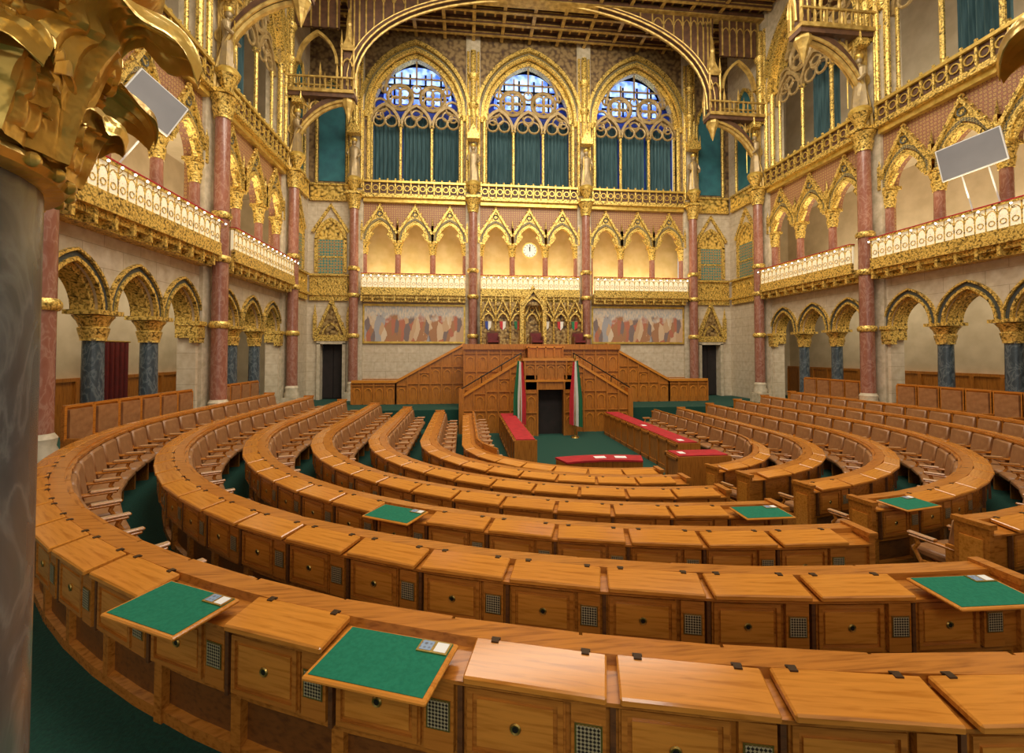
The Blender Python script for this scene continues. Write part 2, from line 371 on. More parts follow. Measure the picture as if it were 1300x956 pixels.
# ---------------------------------------------------------------- desk rows
PITCH=.69
def slab(mb,a,b,y0,y1,z0,z1,t,mi=0):
    mb.add([(a,y0,z0),(b,y0,z0),(b,y1,z1),(a,y1,z1),(a,y0,z0+t),(b,y0,z0+t),(b,y1,z1+t),(a,y1,z1+t)],
               [(0,3,2,1),(4,5,6,7),(0,1,5,4),(1,2,6,5),(2,3,7,6),(3,0,4,7)],mi)
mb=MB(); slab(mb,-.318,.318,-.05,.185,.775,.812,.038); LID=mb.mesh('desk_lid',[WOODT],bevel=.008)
mb=MB(); mb.box(-.018,.018,.16,.195,.846,.853,0); mb.box(-.022,.022,.185,.20,.838,.852,0); HINGE=mb.mesh('hinge',[HING])
mb=MB()
mb.box(-.32,.14,.012,.03,.41,.745,0)
for b in ((-.31,.13,-.004,.014,.71,.735),(-.31,.13,-.004,.014,.425,.45),(-.31,-.285,-.004,.014,.45,.71),(.105,.13,-.004,.014,.45,.71)): mb.box(*b,0)
mb.box(-.265,.085,.002,.014,.475,.685,1)
DRAW=mb.mesh('drawer',[WOOD,WOODT])
mb=MB()
mb.ring(-.085,.58,.020,.007,-.002,0,14,5); mb.tube([(-.085,.006,.58),(-.085,-.006,.58)],.014,10,1)
LOCK=mb.mesh('lock',[BRASS,IRON],True)
mb=MB(); mb.box(.165,.315,-.004,.028,.42,.74,0); mb.box(.180,.300,-.009,.004,.52,.66,2); mb.box(.188,.292,-.012,.004,.528,.652,1)
GRI=mb.mesh('speaker_grille',[WOOD,GRILL,BRASS])
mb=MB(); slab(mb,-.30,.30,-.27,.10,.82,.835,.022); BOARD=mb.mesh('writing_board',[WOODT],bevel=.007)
mb=MB(); slab(mb,-.278,.278,-.25,.085,.8435,.8575,.002); BFELT=mb.mesh('felt',[FELT])
mb=MB(); slab(mb,.12,.275,.0,.082,.856,.8595,.006); slab(mb,.13,.19,.01,.072,.8626,.8655,.001,1); slab(mb,.205,.265,.01,.072,.8626,.8655,.001,2); BCTL=mb.mesh('control_panel',[BRASS,LCD,PAPER])
PROF=[(.03,.39),(.03,.745),(-.02,.75),(-.02,.768),(.175,.80),(.185,.845),(DD+.01,.845),(DD+.01,.815),(DD-.01,.805),(DD-.01,-.05),(DD-.05,-.05),(DD-.05,.33),(.08,.33),(.08,.345),(.05,.35),(.05,.39)]
PROF2=[(.10,0),(.10,.335),(.13,.335),(.13,0)]
PROF3=[(.06,0),(.06,.07),(.10,.09),(.10,0)]
def resample(P,ds):
    out=[P[0]]
    for a,b in zip(P,P[1:]):
        L=math.dist(a,b); k=max(1,int(L/ds))
        for i in range(1,k+1): out.append((a[0]+(b[0]-a[0])*i/k,a[1]+(b[1]-a[1])*i/k))
    return out
def tang(P,i):
    a=P[max(i-1,0)]; b=P[min(i+1,len(P)-1)]; L=math.dist(a,b); return ((b[0]-a[0])/L,(b[1]-a[1])/L)
def sweep(mb,P,prof,z,mi=0):
    n=len(prof); vs=[]
    for i,p in enumerate(P):
        t=tang(P,i); nx,ny=-t[1],t[0]
        for d,h in prof: vs.append((p[0]+nx*d,p[1]+ny*d,z+h))
    fs=[]
    for i in range(len(P)-1):
        for k in range(n):
            k2=(k+1)%n; fs.append((i*n+k,i*n+k2,(i+1)*n+k2,(i+1)*n+k))
    fs.append(tuple(range(n))); fs.append(tuple(reversed(range((len(P)-1)*n,len(P)*n))))
    mb.add(vs,fs,mi)
def along(P,pitch,off=0):
    L=[0]
    for a,b in zip(P,P[1:]): L.append(L[-1]+math.dist(a,b))
    n=int((L[-1]-.02)/pitch); st=(L[-1]-n*pitch)/2+pitch/2+off; out=[]; j=0
    for k in range(n):
        s=st+k*pitch
        while L[j+1]<s: j+=1
        f=(s-L[j])/(L[j+1]-L[j]); a,b=P[j],P[j+1]; d=math.dist(a,b)
        out.append((a[0]+(b[0]-a[0])*f,a[1]+(b[1]-a[1])*f,(b[0]-a[0])/d,(b[1]-a[1])/d))
    return out
def frame(x,y,tx,ty,z): return Matrix(((tx,-ty,0,x),(ty,tx,0,y),(0,0,1,z),(0,0,0,1)))
# chair
mb=MB()
mb.box(-.325,.325,0,.03,.30,.95,0); mb.box(-.335,.335,-.0,.055,.94,.975,0)
for s in (-1,1):
    x=s*.325
    mb.box(x-.02,x+.02,.0,.36,0,.38,0); mb.tube([(x,.34,.30),(x,.40,.40),(x,.44,.48),(x,.40,.55),(x,.42,.60)],.022,6,0); mb.box(x-.022,x+.022,.0,.12,.38,.66,0)
mb.box(-.3,.3,.02,.36,.30,.37,0)
CH_FR=mb.mesh('chair_frame',[WOOD])
mb=MB(); mb.box(-.29,.29,.05,.52,.40,.50,0); CH_SEAT=mb.mesh('seat',[TAN],True,bevel=.03)
mb=MB(); slabv=[(-.29,.03,.50),(.29,.03,.50),(.29,.17,.50),(-.29,.17,.50),(-.29,.03,.93),(.29,.03,.93),(.29,.10,.93),(-.29,.10,.93)]
mb.add(slabv,[(0,3,2,1),(4,5,6,7),(0,1,5,4),(1,2,6,5),(2,3,7,6),(3,0,4,7)]); CH_BACK=mb.mesh('backrest',[TAN],True,bevel=.025)
mb=MB()
mb.box(-.032,.032,.03,.49,.60,.63,0); mb.box(-.030,.030,.22,.51,.63,.66,1)
CH_ARM=mb.mesh('armrest',[WOOD,TANL],bevel=.01)
def merge(name,items):
    bm=bmesh.new(); mats=[]
    for me,mx in items:
        base=len(bm.faces); tmp=me.copy(); tmp.transform(mx)
        idx=[]
        for m in tmp.materials:
            if m not in mats: mats.append(m)
            idx.append(mats.index(m))
        bm.from_mesh(tmp); bm.faces.ensure_lookup_table()
        for f in bm.faces[base:]: f.material_index=idx[f.material_index] if idx else 0
    me=bpy.data.meshes.new(name); bm.to_mesh(me); bm.free()
    for m in mats: me.materials.append(m)
    return me
CH_ALL=merge('chair_all',[(CH_FR,Matrix()),(CH_SEAT,Matrix()),(CH_BACK,Matrix()),(CH_ARM,T(-.32,0,0)),(CH_ARM,T(.32,0,0))])
pads={0:[(-1.55,2.77),(-.36,2.24)],1:[(3.7,2.8)],2:[(-.63,4.5)],3:[(4.0,5.15),(5.1,5.25)]}
nch=0
for i,r in enumerate(R):
    z=FZ[i]; P=resample(path(r,17.4 if i else 17.0),.35)
    if i==0: segs=[[p for p in P if not (p[0]>11.5)]]
    else: segs=[[p for p in P if p[0]<4.12],[p for p in P if p[0]>4.95]]
    for si,S in enumerate(segs):
        mods=along(S,PITCH,-.15 if i==0 else 0)
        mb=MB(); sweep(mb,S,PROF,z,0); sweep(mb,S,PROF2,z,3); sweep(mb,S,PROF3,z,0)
        for (x,y,tx,ty) in mods:
            M=frame(x-tx*PITCH/2,y-ty*PITCH/2,tx,ty,z); mb.box(-.035,.035,.06,.11,0,.36,0,M)
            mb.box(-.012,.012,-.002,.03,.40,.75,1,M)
        for idx in (0,-1):
            p=S[idx]; t=tang(S,0 if idx==0 else len(S)-1); M=frame(p[0],p[1],t[0],t[1],z)
            mb.box(-.03,.03,-.0,DD,0,.855,0,M); mb.box(-.045,.045,-.02,DD+.02,.82,.87,0,M); mb.box(-.045,.045,-.0,DD,0,.10,0,M)
            mb.box(-.045,.045,.05,DD-.05,.18,.7,2,M)
        row=put('desk_row',mb.mesh('desk_row',[WOOD,WOODD,WOODT,WOODP]),None,label='long curved oak desk row with slanted lids, drawers and grilles' ,cat='desk',group='curved desk rows of the chamber')
        tgt=pads.get(i,[]); hit={}
        for t in tgt:
            if mods:
                k=min(range(len(mods)),key=lambda k:math.dist(t,mods[k][:2]))
                if math.dist(t,mods[k][:2])<1.0: hit[k]=1
        for k,(x,y,tx,ty) in enumerate(mods):
            M=frame(x,y,tx,ty,z); near=math.hypot(x,y)<9
            if k in hit:
                b=put('writing_board',BOARD,M,row); put('green_felt',BFELT,None,b,label='bright green felt'); put('control_panel',BCTL,None,b,label='small brass voting panel')
            else:
                l=put('desk_lid',LID,M,row)
                if near:
                    for hx in (-.22,.22): put('hinge',HINGE,T(hx,0,0),l,label='dark bronze hinge')
            if near or x<cL:
                d=put('drawer',DRAW,M,row)
                if near: put('lock',LOCK,None,d,label='round brass lock')
                put('speaker_grille',GRI,M,row,label='small square brass lattice grille')
        Sin=[]
        for k,p in enumerate(S):
            t=tang(S,k); Sin.append((p[0]-t[1]*(DD+.01),p[1]+t[0]*(DD+.01)))
        zc=FZ[min(i+1,6)]
        for (x,y,tx,ty) in along(Sin,.69):
            if i==0 and x>5: continue
            if i==6 and y<10.5: continue
            nch+=1
            M=frame(x,y,tx,ty,zc); near=math.hypot(x,y)<7.5
            if near:
                c=put('chair',CH_FR,M,label='oak chair with tan leather seat fixed behind a desk row',cat='chair',group='tan leather chamber chairs')
                put('seat',CH_SEAT,None,c); put('backrest',CH_BACK,None,c); put('armrest',CH_ARM,T(-.32,0,0),c); put('armrest',CH_ARM,T(.32,0,0),c)
            else:
                put('chair',CH_ALL,M,label='oak chair with tan leather seat fixed behind a desk row',cat='chair',group='tan leather chamber chairs')
# taller stalls standing against the arcade walls
mb=MB()
mb.box(-.325,.325,0,.035,.30,1.24,0); mb.box(-.335,.335,-.0,.06,1.22,1.27,0)
for s in (-1,1): mb.box(s*.325-.02,s*.325+.02,0,.40,0,.60,0); mb.box(s*.325-.03,s*.325+.03,0,.07,.6,1.22,0); mb.box(s*.31-.03,s*.31+.03,.03,.44,.60,.64,0)
mb.box(-.30,.30,.02,.40,.30,.38,0); mb.box(-.28,.28,.05,.44,.38,.48,1); mb.box(-.27,.27,.03,.10,.52,1.18,1)
STALL=mb.mesh('stall',[WOOD,TAN])
for (X,tx,ty) in ((XL+.02,0,-1),(XR-.02,0,1)):
    yy=9.15
    while yy<17.4:
        if min(abs(yy-c) for c in (8.55,14.3,20.05))>.62:
            put('wall_stall',STALL,frame(X,yy,tx,ty,ZF),label='tall backed oak stall with tan leather standing by the arcade',cat='chair',group='wall stalls along the arcades')
        yy+=.68
print('chairs',nch)

# ---------------------------------------------------------------- red-topped benches & tables in the pit
def red_bench(x0,x1,y0,y1,lab,papers,name='minister_bench',cat='bench',top='bench_top'):
    mb=MB(); mb.box(x0,x1,y0,y1,0,.84,0)
    n=max(1,int((y1-y0)/.6))
    for k in range(n+1):
        yy=y0+(y1-y0)*k/n
        mb.box(x0-.03,x1+.03,yy-.04,yy+.04,0,.84,0)
    mb.box(x0-.03,x1+.03,y0-.03,y1+.03,0,.1,0); mb.box(x0-.03,x1+.03,y0-.03,y1+.03,.74,.8,0)
    b=put(name,mb.mesh('minister_bench',[WOODV]),T(0,0,.0),label=lab,cat=cat)
    m2=MB(); m2.box(x0+.02,x1-.02,y0+.02,y1-.02,.84,.86,0); put(top,m2.mesh('bench_top',[RED]),None,b,label='red cloth top')
    for k in papers:
        m3=MB(); yy=y0+(k+.5)*(y1-y0)/n; m3.box(x0+.14,x0+.28,yy-.1,yy+.1,.861,.866,0)
        put('paper_sheet',m3.mesh('papers',[PAPER]),None,b,label='loose white sheet')
red_bench(1.35,1.9,12.0,17.3,'long panelled oak bench with red cloth top',[])
red_bench(5.45,6.0,11.2,17.3,'long panelled oak bench with red cloth top and white papers',[0,4])
red_bench(4.75,5.95,9.75,10.35,'small oak desk with red cloth top and a white sheet',[0],'small_desk','desk','desk_top')
def arc_table(cx,cyy,r,a0,a1,lab,name='table'):
    P=[(cx+r*math.cos(a0+(a1-a0)*k/16),cyy+r*math.sin(a0+(a1-a0)*k/16)) for k in range(17)]
    mb=MB(); sweep(mb,P,[(-.04,0),(-.04,.72),(-.5,.72),(-.5,0)],0,0); sweep(mb,P,[(0,0),(0,.08),(-.54,.08),(-.54,0)],0,0)
    t=put(name,mb.mesh(name,[WOODV]),label=lab,cat='table')
    m2=MB(); sweep(m2,P,[(0,.72),(0,.76),(-.54,.76),(-.54,.72)],0,0); put('table_top',m2.mesh('tt',[RED]),None,t,label='red cloth top')
    for k in (8,12):
        m3=MB(); x,y=P[k]; tx,ty=tang(P,k); m3.box(-.13,.13,-.36,-.17,.761,.766,0,frame(x,y,tx,ty,0))
        put('paper_sheet',m3.mesh('pp',[PAPER]),None,t,label='white sheet')
arc_table(3.1,7.2,3.3,math.radians(108),math.radians(72),'gently curved stenographer table with red cloth top','stenographer_table')
# ---------------------------------------------------------------- podium
def panelled(mb,x0,x1,y,z0,ztop,step=.5,mi=0,mi2=1):
    n=max(1,round((x1-x0)/step)); w=(x1-x0)/n
    for k in range(n):
        a=x0+k*w; b=a+w; zt=min(ztop(a),ztop(b))-.12
        mb.box(a-.03,a+.03,y-.05,y,z0,ztop(a),mi)
        lv=z0+.15
        while lv<zt-.35:
            hh=min(.75,zt-lv)
            if hh<.4: break
            archivolt(mb,(a+b)/2,w*.55,lv+hh*.55,hh*.22,.03,y-.03,y,mi2,5)
            mb.box(a+w*.2,a+w*.235,y-.03,y,lv+.06,lv+hh*.55,mi2); mb.box(b-w*.235,b-w*.2,y-.03,y,lv+.06,lv+hh*.55,mi2)
            mb.box(a,b,y-.045,y,lv+hh-.04,lv+hh,mi)
            lv+=hh
    mb.box(x1-.03,x1+.03,y-.05,y,z0,ztop(x1),mi)
mb=MB()
mb.box(0.0,6.6,19.0,22.0,0,3.3,0); panelled(mb,0,6.6,19.0,0,lambda x:3.4)
mb.box(-.06,6.66,18.9,19.12,3.3,3.52,0)
def slope(x):
    d=abs(x-AX)
    return 3.5 if d<3.3 else (3.5-(d-3.3)*(1.65/3.0) if d<6.3 else 1.85)
for s in (-1,1):
    for a,b in ((3.3,6.3),(6.3,8.2)):
        xa,xb=AX+s*a,AX+s*b
        mb.prism([(xa,.0),(xb,.0),(xb,slope(xb)),(xa,slope(xa))],20.6,20.8,0)
        mb.prism([(xa,slope(xa)-.02),(xb,slope(xb)-.02),(xb,slope(xb)+.1),(xa,slope(xa)+.1)],20.52,20.88,1)
        l,h=min(xa,xb),max(xa,xb); panelled(mb,l,h,20.6,.9,slope,.5)
    xa,xb=AX+s*1.0,AX+s*3.4
    f=lambda x: 2.85-(abs(x-AX)-1.0)*(1.45/2.4)
    mb.prism([(xa,0),(xb,0),(xb,f(xb)),(xa,f(xa))],17.95,18.15,0)
    mb.prism([(xa,f(xa)-.02),(xb,f(xb)-.02),(xb,f(xb)+.09),(xa,f(xa)+.09)],17.88,18.22,1)
    l,h=min(xa,xb),max(xa,xb); panelled(mb,l,h,17.95,0,f,.48)
    for k in range(9):
        xx=AX+s*(1.1+k*.26); l,h=sorted((xx,xx+s*.27)); mb.box(l,h,18.15,19.0,0,2.5-k*.165,0)
    mb.box(*(sorted((AX+s*3.3,AX+s*3.5))),17.85,18.25,0,1.75,0)
pod=put('speaker_rostrum',mb.mesh('speaker_rostrum',[WOODV,WOODT]),label='carved oak speaker rostrum with twin stairs and gothic panels',cat='rostrum')
for s in (-1,1):
    mb=MB()
    pts=[(AX+s*1.05,17.9,3.15),(AX+s*3.4,17.9,1.75)]; mb.tube(pts,.025,6,0)
    for k in range(4):
        f=k/3; x=pts[0][0]+(pts[1][0]-pts[0][0])*f; zt=3.15-1.4*f; mb.tube([(x,17.95,zt-.35),(x,17.9,zt)],.018,6,0)
    put('handrail',mb.mesh('handrail',[IRON]),None,pod,label='dark iron handrail')
mb=MB()
y=17.2
mb.box(2.3,2.78,y,18.0,0,2.3,0); mb.box(3.82,4.3,y,18.0,0,2.3,0); mb.box(2.3,4.3,y,18.0,1.75,2.3,0)
mb.box(2.22,4.38,y-.06,18.0,2.05,2.13,1); mb.box(2.3,4.3,y,19,2.3,2.85,0); mb.box(2.22,4.38,y-.06,18.2,2.85,2.95,1)
panelled(mb,2.3,4.3,y,2.15,lambda x:2.86,.4)
panelled(mb,2.3,2.78,y,0,lambda x:2.1,.48); panelled(mb,3.82,4.3,y,0,lambda x:2.1,.48)
put('pulpit_porch',mb.mesh('porch',[WOODV,WOODT]),None,pod,label='projecting carved oak porch around the doorway')
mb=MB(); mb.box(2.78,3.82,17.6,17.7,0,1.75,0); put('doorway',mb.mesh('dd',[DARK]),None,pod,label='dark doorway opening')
mb=MB(); mb.box(2.6,4.0,18.3,18.8,2.9,3.36,0); mb.box(2.52,4.08,18.25,18.85,3.36,3.43,1); panelled(mb,2.6,4.0,18.3,2.97,lambda x:3.4,.35)
put('lectern',mb.mesh('lectern',[WOODV,WOODT]),None,pod)
mb=MB(); mb.box(-.28,.28,.0,.08,.0,.80,1); mb.box(-.24,.24,-.03,.0,.40,.76,0); mb.box(-.28,.28,-.5,.0,.33,.42,0); mb.box(-.3,-.24,-.5,.05,0,.6,1); mb.box(.24,.3,-.5,.05,0,.6,1)
mb.prism([(-.28,.80),(.28,.80),(0,.88)],0,.08,1)
RC=mb.mesh('red_armchair',[REDD,WOODD])
for x in (-2.0,0,2.0):
    put('armchair',RC,T(AX+x,20.9,3.3),label='dark wooden armchair with red upholstery on the rostrum',cat='chair',group='red rostrum chairs')
def flag(x,s,lab):
    mb=MB(); mb.tube([(0,0,0),(0,0,2.9)],.02,8,0); mb.lathe([(.16,0),(.14,.04),(.03,.08)],12,0,0,0); mb.lathe([(.03,2.9),(.05,2.96),(.001,3.1)],8,0,0,0)
    o=put('flag',mb.mesh('flagpole',[BRASS],True),T(x,16.7,0),label=lab,cat='flag')
    m=MB(); n=24; vs=[];rows=12
    for j in range(rows+1):
        f=j/rows; z=2.8-2.3*f; w=.16+.24*min(1,f*1.8)
        for k in range(n+1):
            g=k/n; xx=s*(g-.45)*w*1.2; yy=-.05+.05*math.sin(g*pi*5+f)*(.4+f)
            vs.append((xx,yy,z+g*.2*(1-f)-.12*g))
    for j in range(rows):
        for k in range(n): m.add([vs[j*(n+1)+k],vs[j*(n+1)+k+1],vs[(j+1)*(n+1)+k+1],vs[(j+1)*(n+1)+k]],[(0,1,2,3)],k//8)
    me=m.mesh('flag_cloth',[FLAGR,WHITE,GREEN],True); put('flag_cloth',me,None,o,label='red, white and green cloth')
flag(2.06,-1,'draped tricolour flag on brass pole beside rostrum doorway')
flag(4.12,1,'draped tricolour flag on brass pole beside rostrum doorway')

# ---------------------------------------------------------------- columns
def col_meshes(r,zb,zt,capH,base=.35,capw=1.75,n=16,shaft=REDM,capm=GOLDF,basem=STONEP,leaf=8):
    a=MB(); a.lathe([(r,zb+base),(r*.98,(zb+zt)/2),(r*.93,zt)],n)
    b=MB(); mod=lambda t,z:1+.10*abs(math.cos(leaf/2*t))
    b.lathe([(r*1.12,zt-.04),(r*1.12,zt+.02)],n)
    b.lathe([(r,zt),(r*1.15,zt+capH*.2),(r*1.25,zt+capH*.38),(r*1.1,zt+capH*.42),(r*1.3,zt+capH*.62),(r*capw*.95,zt+capH*.8),(r*capw*.8,zt+capH*.84)],24,mod=mod)
    w=r*capw; b.box(-w,w,-w,w,zt+capH*.84,zt+capH,0)
    c=MB(); w=r*1.4; c.box(-w,w,-w,w,zb,zb+base*.45,0); c.lathe([(r*1.35,zb+base*.45),(r*1.4,zb+base*.6),(r*1.15,zb+base*.75),(r*1.25,zb+base*.9),(r*1.0,zb+base)],n)
    return a.mesh('shaft',[shaft],True),b.mesh('capital',[capm],True),c.mesh('base',[basem],True)
def column(ms,M,lab,grp,extra=None):
    e=put('column',None,M,label=lab,cat='column',group=grp)
    put('shaft',ms[0],None,e); put('capital',ms[1],None,e,label='gilded carved capital'); put('base',ms[2],None,e)
    if extra:
        for x in extra: put('collar',x,None,e,label='gilded ring')
ARC=col_meshes(.20,0,2.57,.60,.3,1.75,shaft=GREYM2)
MAIN=col_meshes(.22,0,9.3,.75,.9,1.7)
GAL=col_meshes(.15,0,2.1,.65,.25,1.6,12)
COLL=[]
for z in (4.95,6.25,3.0):
    mb=MB(); mb.lathe([(.25,z),(.29,z+.06),(.29,z+.14),(.25,z+.2)],16); COLL.append(mb.mesh('collar',[GOLDF],True))
tr=[0]
def trimname(): tr[0]+=1; return 'trim_%d'%tr[0]
mb=MB(); mb.box(-.36,.36,-.10,.02,0,ZC-ZF,0); mb.box(-.42,.42,-.14,.0,9.95,10.3,1)
for z in (10.4,13.4,15.2): mb.box(-.38,.38,-.13,0,z,z+.12,1)
PIER=mb.mesh('pier',[STONEP,GOLDF])
mb=MB(); mb.tube([(0,-.18,13.1),(0,-.18,17.6)],.15,10,0)
for z in (13.1,14.6,16.1): mb.lathe([(.16,z),(.23,z+.1),(.27,z+.25),(.17,z+.35)],12,0,-.18,0)
for s in (-1,1): mb.tube([(s*.26,-.12,10.4),(s*.26,-.12,17.6)],.07,6,0)
PIER2=mb.mesh('wall_shaft',[GOLDF],True)
def statue_mesh():
    s=MB()
    s.lathe([(.34,0),(.36,.1),(.30,.2)],10,mi=1)
    s.lathe([(.30,.2),(.27,.5),(.22,.95),(.19,1.15),(.24,1.45),(.25,1.58),(.16,1.68),(.07,1.74),(.065,1.8)],14,sy=.7,mod=lambda t,z:1+(.07*math.cos(7*t) if z<1.1 else 0))
    s.sphere((0,-.01,1.90),.115,0,10,1.2)
    s.lathe([(.115,1.95),(.13,1.97),(.14,2.08),(.10,2.05)],10,mi=1)
    s.tube([(-.24,0,1.55),(-.30,-.08,1.3),(-.2,-.26,1.2)],.07,6,0,r2=.05); s.tube([(.24,0,1.55),(.31,-.08,1.28),(.2,-.24,1.1)],.07,6,0,r2=.05)
    s.tube([(-.2,-.27,.3),(-.2,-.27,1.6)],.018,5,1)
    return s.mesh('statue',[SKIN,GOLDS],True)
STAT=statue_mesh()
mb=MB()
mb.prism([(-.3,0),(.3,0),(.3,.15),(0,.75),(-.3,.15)],-.3,.1,0); mb.lathe([(.12,.3),(.05,.9),(.001,1.5)],8,0,-.1)
for s in (-1,1): mb.lathe([(.05,.1),(.03,.5),(.001,.8)],6,s*.28,-.25)
CANO=mb.mesh('canopy',[GOLDF])
mb=MB(); mb.lathe([(.08,-.5),(.28,-.1),(.34,0)],8); CORB=mb.mesh('corbel',[GOLDF])
def main_pier(F,u):
    p=put(trimname(),PIER,F@T(u,0,ZF),label='pale stone pilaster with gilded bands rising to ceiling',cat='trim',kind='structure')
    put('wall_shaft',PIER2,None,p,label='gilded clustered shafts')
    column(MAIN,F@T(u,-.39,ZF) ,'tall red marble column with gilded capital against pier','tall red marble columns',COLL)
    st=put('statue',STAT,F@T(u,-.50,11.45),label='robed crowned figure statue standing on gilded corbel',cat='statue',group='statues on the piers')
    put('corbel',CORB,None,st); put('canopy',CANO,T(0,.05,2.3),st,label='gilded spired canopy')
for y_ in (8.55,14.3,20.05): main_pier(FL,y_); main_pier(FR,-y_)
for x_ in (-8.625,-2.875,2.875,8.625): main_pier(FB,x_)

# ---------------------------------------------------------------- ornament meshes
mb=MB(); archivolt(mb,0,1.30,0,.92,.07,-.07,.02,0); archivolt(mb,0,1.44,0,1.0,.12,-.03,.0,1); archivolt(mb,0,1.68,0,1.12,.05,-.09,.0,0)
archivolt(mb,0,1.12,0,.80,.12,.1,.5,0)
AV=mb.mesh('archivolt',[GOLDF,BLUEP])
mb=MB()
archivolt(mb,0,1.10,0,.82,.13,-.10,.14,0); archivolt(mb,0,1.38,0,1.02,.10,-.06,.0,1)
for s in (-1,1):
    mb.prism([(s*.55,.0),(s*.52,.32),(s*.40,.42),(s*.30,.34),(s*.40,.20),(s*.50,.05)],-.04,.06,0)
    mb.prism([(s*.80,.28),(s*.88,.38),(0,1.74),(0,1.58)],-.15,.0,0)
    for k in range(5):
        f=(k+.7)/5.5; x=s*.88*(1-f); z=.35+1.42*f; mb.sphere((x,-.09,z+.04),.05,0,6)
    mb.box(s*.86-.05,s*.86+.05,-.14,0,-.05,.75,0); mb.lathe([(.06,.75),(.035,.95),(.001,1.2)],6,s*.86,-.07)
cv=pointed(0,1.58,0,1.14,8)
top=[(x,max(z,1.70-abs(x)*1.62)) for x,z in cv]
mb.band(cv,top,-.05,.0,0)
mb.ring(0,1.30,.11,.03,-.07,1,12,5); mb.lathe([(.05,1.7),(.09,1.76),(.02,1.84)],8,0,-.07)
GAB=mb.mesh('gable',[GOLDF,BLUEP])
BL=5.0
mb=MB(); h=BL/2
mb.box(-h,h,-.62,0,.0,.14,0); mb.box(-h,h,-.5,0,-.14,0,1); mb.box(-h,h,-.34,0,-.30,-.14,0); mb.box(-h,h,-.6,-.5,.14,.34,0)
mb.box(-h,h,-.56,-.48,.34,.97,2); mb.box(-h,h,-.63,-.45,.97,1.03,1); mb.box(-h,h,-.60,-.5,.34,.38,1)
n=int(BL/.26)
for k in range(n+1):
    x=-h+.03+(BL-.06)*k/n
    mb.box(x-.012,x+.012,-.575,-.5,.36,.97,1)
    if k%2==0: mb.prism([(x-.04,-.3),(x+.04,-.3),(x+.04,0),(x-.04,0)],-.56,-.3,0)
    if k<n:
        archivolt(mb,x+(BL/n)/2,BL/n-.05,.74,.14,.018,-.575,-.55,1,5); mb.ring(x+(BL/n)/2,.56,.07,.014,-.565,1,8,4)
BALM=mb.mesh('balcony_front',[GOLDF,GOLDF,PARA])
mb=MB(); mb.box(-h,h,-.64,-.44,1.03,1.06,0); VELV=mb.mesh('velvet_rail',[RED])
mb=MB()
mb.box(-h,h,-.35,0,.0,.12,0); mb.box(-h,h,-.2,0,-.2,0,1); mb.box(-h,h,-.3,-.22,.12,.20,0); mb.box(-h,h,-.34,-.2,.74,.84,1); mb.box(-h,h,-.24,-.22,.2,.74,2)
n=int(BL/.36)
for k in range(n+1):
    x=-h+.03+(BL-.06)*k/n; mb.box(x-.03,x+.03,-.3,-.22,.12,.9,0)
    mb.sphere((x,-.27,.92),.05,0,6)
    if k<n: mb.ring(x+(BL/n)/2,.48,.13,.025,-.26,1,10,4)
CORM=mb.mesh('parapet',[GOLDF,GOLDS,WOODC])
mb=MB(); mb.box(-.17,.17,-.1,.12,2.56,2.70,0); mb.box(-.17,.17,-.12,.5,2.70,3.05,0); mb.box(-.20,.2,-.16,.5,3.05,3.17,0); PCAP=mb.mesh('pier_capital',[GOLDF])
mb=MB(); mb.tube([(0,0,0),(0,-.10,-.03),(0,-.15,.02),(0,-.15,.04)],.010,6,0); mb.lathe([(.02,.035),(.025,.055),(.015,.06)],8,0,-.15); LBR=mb.mesh('lamp_bracket',[BRASS],True)
mb=MB(); mb.sphere((0,-.15,.085),.024,0,8); LBU=mb.mesh('bulb',[BULB],True)
def dress_bay(F,u,side,W):
    if side:
        for o in OFF: put('archivolt',AV,T(u+o,0,4.05),W,label='gilded pointed arch moulding with dark mosaic band')
        for o in (-.86,.86): column(ARC,F@T(u+o,.25,ZF),'dark grey marble column with gilded leaf capital','arcade columns')
        for o in (-2.46,2.46): put('pier_capital',PCAP,T(u+o,0,ZF),W,label='gilded carved pier capital')
    for o in OFF: put('gable',GAB,T(u+o,0,8.75),W,label='gilded gothic gable over a gallery arch')
    for o in (-.86,.86,-2.5,2.5): column(GAL,F@T(u+o,.16,6.0),'short red marble gallery column with gilded capital','gallery columns')
    b=put('balcony_front',BALM,F@T(u,0,ZB),label='gilded balcony front with pierced cream panels',cat='balcony',group='balcony fronts')
    put('velvet_rail',VELV,None,b,label='red velvet rail')
    put('parapet',CORM,F@T(u,0,ZG+.2),label='gilded pierced parapet above the gallery',cat='parapet',group='upper parapets')
    n=14
    for k in range(n):
        l=put('wall_lamp',LBR,F@T(u-2.35+4.7*k/(n-1),-.63,ZB+.82),label='small brass bracket lamp glowing on balcony front',cat='lamp',group='balcony lamps'); put('bulb',LBU,None,l)
for c_ in bays_side[1:]: dress_bay(FL,c_,True,WL); dress_bay(FR,-c_,True,WR)
for c_ in bays_back: dress_bay(FB,c_,False,WB)

